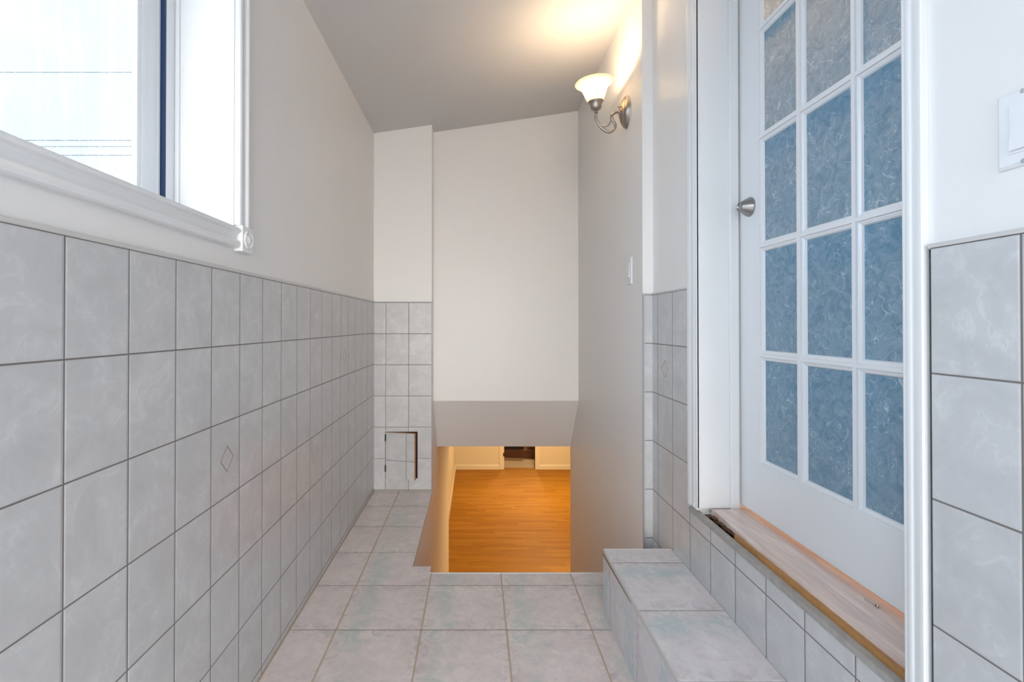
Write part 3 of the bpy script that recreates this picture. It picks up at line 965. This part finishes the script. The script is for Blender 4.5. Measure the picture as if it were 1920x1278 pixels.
# ================================================================== SWITCHES
def wall_switch(name, x, y, z, label, wdt=0.072, hgt=0.118):
    r = empty(name, (x, y, z))
    tag(r, label, 'light switch')
    bm = bmesh.new()
    prof = [(-wdt / 2, 0), (-wdt / 2, 0.002), (-wdt / 2 + 0.004, 0.006), (wdt / 2 - 0.004, 0.006), (wdt / 2, 0.002), (wdt / 2, 0)]
    lo_, hi_ = [], []
    A = lambda s, t: [bm.verts.new((-d, s * (wdt / 2 - i), t * (hgt / 2 - i))) for d, i in ((0, 0), (0.0025, 0.0), (0.006, 0.005))]
    c = [A(-1, -1), A(1, -1), A(1, 1), A(-1, 1)]
    for k in range(4):
        p, q = c[k], c[(k + 1) % 4]
        for i in range(2): bm.faces.new((p[i], q[i], q[i + 1], p[i + 1]))
    bm.faces.new([p[2] for p in c])
    bm.faces.new([p[0] for p in c][::-1])
    obj('cover_plate', bm, plastic, r, bevel=0.0012)
    boxes('switch_frame', [(-0.0075, -0.0058, -0.0175, 0.0175, -0.0345, 0.0345)], plastic, r, bevel=0.0008)
    bm = bmesh.new()
    add_prism(bm, [(-0.007, -0.030), (-0.0115, -0.030), (-0.0080, 0.0), (-0.0075, 0.030), (-0.007, 0.030)], lambda u, v, a: (u, a, v), -0.0145, 0.0145)
    obj('rocker', bm, plastic, r)
    for zz in (0.0475, -0.0475):
        bm = bmesh.new()
        add_lathe(bm, [(0.0032, 0.0058), (0.0032, 0.0068), (0.002, 0.0072)], (0, 0, zz), axis='-x', seg=14)
        obj('screw', bm, metal_m, r, smooth=True)
    return r


wall_switch('light_switch', RX, 2.272, 1.334, 'white light switch on the stairwell wall below the sconce', hgt=0.125)
wall_switch('light_switch', PRX, 0.673, 1.359, 'white light switch beside the near casing of the glass paned door', hgt=0.106)

# ================================================================== BASEMENT OBJECTS
bb = boxes('wooden_platform', [(-0.5, 0.7, -0.02, 0.62, 0.0, 0.19)], brown_m, bevel=0.004)
bb.location = (0.95, 11.38, -1.945); bb.rotation_euler = (0, 0, math.radians(-8))
tag(bb, 'low reddish brown wooden platform on the beige floor beyond the far doorway', 'platform')
kb = empty('black_case', (0.80, 11.36, -1.945 + 0.19))
kb.rotation_euler = (0, 0, math.radians(-8))
boxes('body', [(-0.35, 0.27, 0.06, 0.45, 0.0, 0.35)], blackbox, kb, bevel=0.006)
boxes('lid', [(-0.36, 0.28, 0.05, 0.46, 0.35, 0.38)], blackbox, kb, bevel=0.006)
tag(kb, 'black case on the brown platform beyond the far doorway', 'case')
cb = empty('cardboard_box', (1.33, 11.62, -1.945 + 0.19))
boxes('carton', [(-0.14, 0.2, -0.05, 0.25, 0.0, 0.55)], tan_m, cb, bevel=0.003)
boxes('flap', [(-0.14, 0.2, -0.054, -0.05, 0.40, 0.55)], tan_m, cb)
tag(cb, 'tan box on the brown platform right of the black case beyond the far doorway', 'box')


def ceiling_lamp(loc, power, colr, label, size=0.30):
    r = empty('ceiling_light', loc)
    tag(r, label, 'ceiling light')
    bm = bmesh.new()
    add_lathe(bm, [(size * 0.5, 0.0), (size * 0.5, -0.02), (size * 0.46, -0.025)], (0, 0, 0), seg=36)
    obj('rim', bm, trim_m, r, smooth=True)
    bm = bmesh.new()
    add_lathe(bm, [(size * 0.44, -0.0252), (size * 0.42, -0.045), (size * 0.30, -0.062), (size * 0.05, -0.07)], (0, 0, 0), seg=36)
    obj('diffuser', bm, emit('warm_lamp_diffuser', colr, 6.0), r, smooth=True)
    ld = bpy.data.lights.new('ceiling_lamp_light', 'AREA')
    ld.shape = 'DISK'; ld.size = size; ld.energy = power; ld.color = colr
    lo = bpy.data.objects.new('ceiling_lamp_light', ld)
    lo.location = Vector(loc) + Vector((0, 0, -0.08))
    col.objects.link(lo)
    return r


WARM = (1.0, 0.71, 0.35)
ceiling_lamp((1.2, 5.4, 0.184), 17, WARM, 'round warm ceiling light in the basement nearest the stairs')
ceiling_lamp((1.3, 8.8, 0.184), 29, WARM, 'round warm ceiling light in the basement by the far doorway')
ceiling_lamp((1.2, 12.2, 0.30), 18, (1.0, 0.74, 0.45), 'round ceiling light beyond the far basement doorway', 0.22)

# ================================================================== ROOM BEHIND THE GLASS DOOR
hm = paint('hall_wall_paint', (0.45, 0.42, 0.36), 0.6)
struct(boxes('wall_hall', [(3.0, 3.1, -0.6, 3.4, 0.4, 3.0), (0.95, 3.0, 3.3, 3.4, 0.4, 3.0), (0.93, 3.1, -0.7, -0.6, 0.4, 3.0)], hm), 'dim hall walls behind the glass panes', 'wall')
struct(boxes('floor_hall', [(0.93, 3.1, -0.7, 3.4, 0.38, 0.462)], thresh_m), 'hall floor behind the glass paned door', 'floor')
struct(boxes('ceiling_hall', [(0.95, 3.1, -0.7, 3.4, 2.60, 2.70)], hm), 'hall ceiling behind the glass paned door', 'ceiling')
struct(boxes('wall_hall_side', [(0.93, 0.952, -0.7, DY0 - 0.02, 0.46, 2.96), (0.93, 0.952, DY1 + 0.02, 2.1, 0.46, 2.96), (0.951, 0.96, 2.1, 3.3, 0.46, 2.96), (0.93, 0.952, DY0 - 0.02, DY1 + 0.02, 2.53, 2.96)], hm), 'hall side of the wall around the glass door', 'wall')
ceiling_lamp((1.13, 1.28, 2.60), 62, (1.0, 0.55, 0.20), 'warm hall light glowing through the top glass panes', 0.28)

# ================================================================== CABLES OUTSIDE
for z, zl, lab in ((6.16, 6.17, 'thin black overhead cable outside the window, topmost of the four'),
                   (4.79, 4.79, 'thin black overhead cable outside the window, second from the top'),
                   (4.665, 4.66, 'thin black overhead cable outside the window, third from the top'),
                   (4.49, 4.485, 'thin black overhead cable outside the window, lowest of the four')):
    bm = bmesh.new()
    add_tube(bm, [Vector((-40 + 3.7 * k, 10.0, zl + (z - zl) * k / 10)) for k in range(11)], 0.008, 6)
    tag(obj('overhead_cable', bm, cable_m), lab, 'cable', 'overhead cables outside the window')
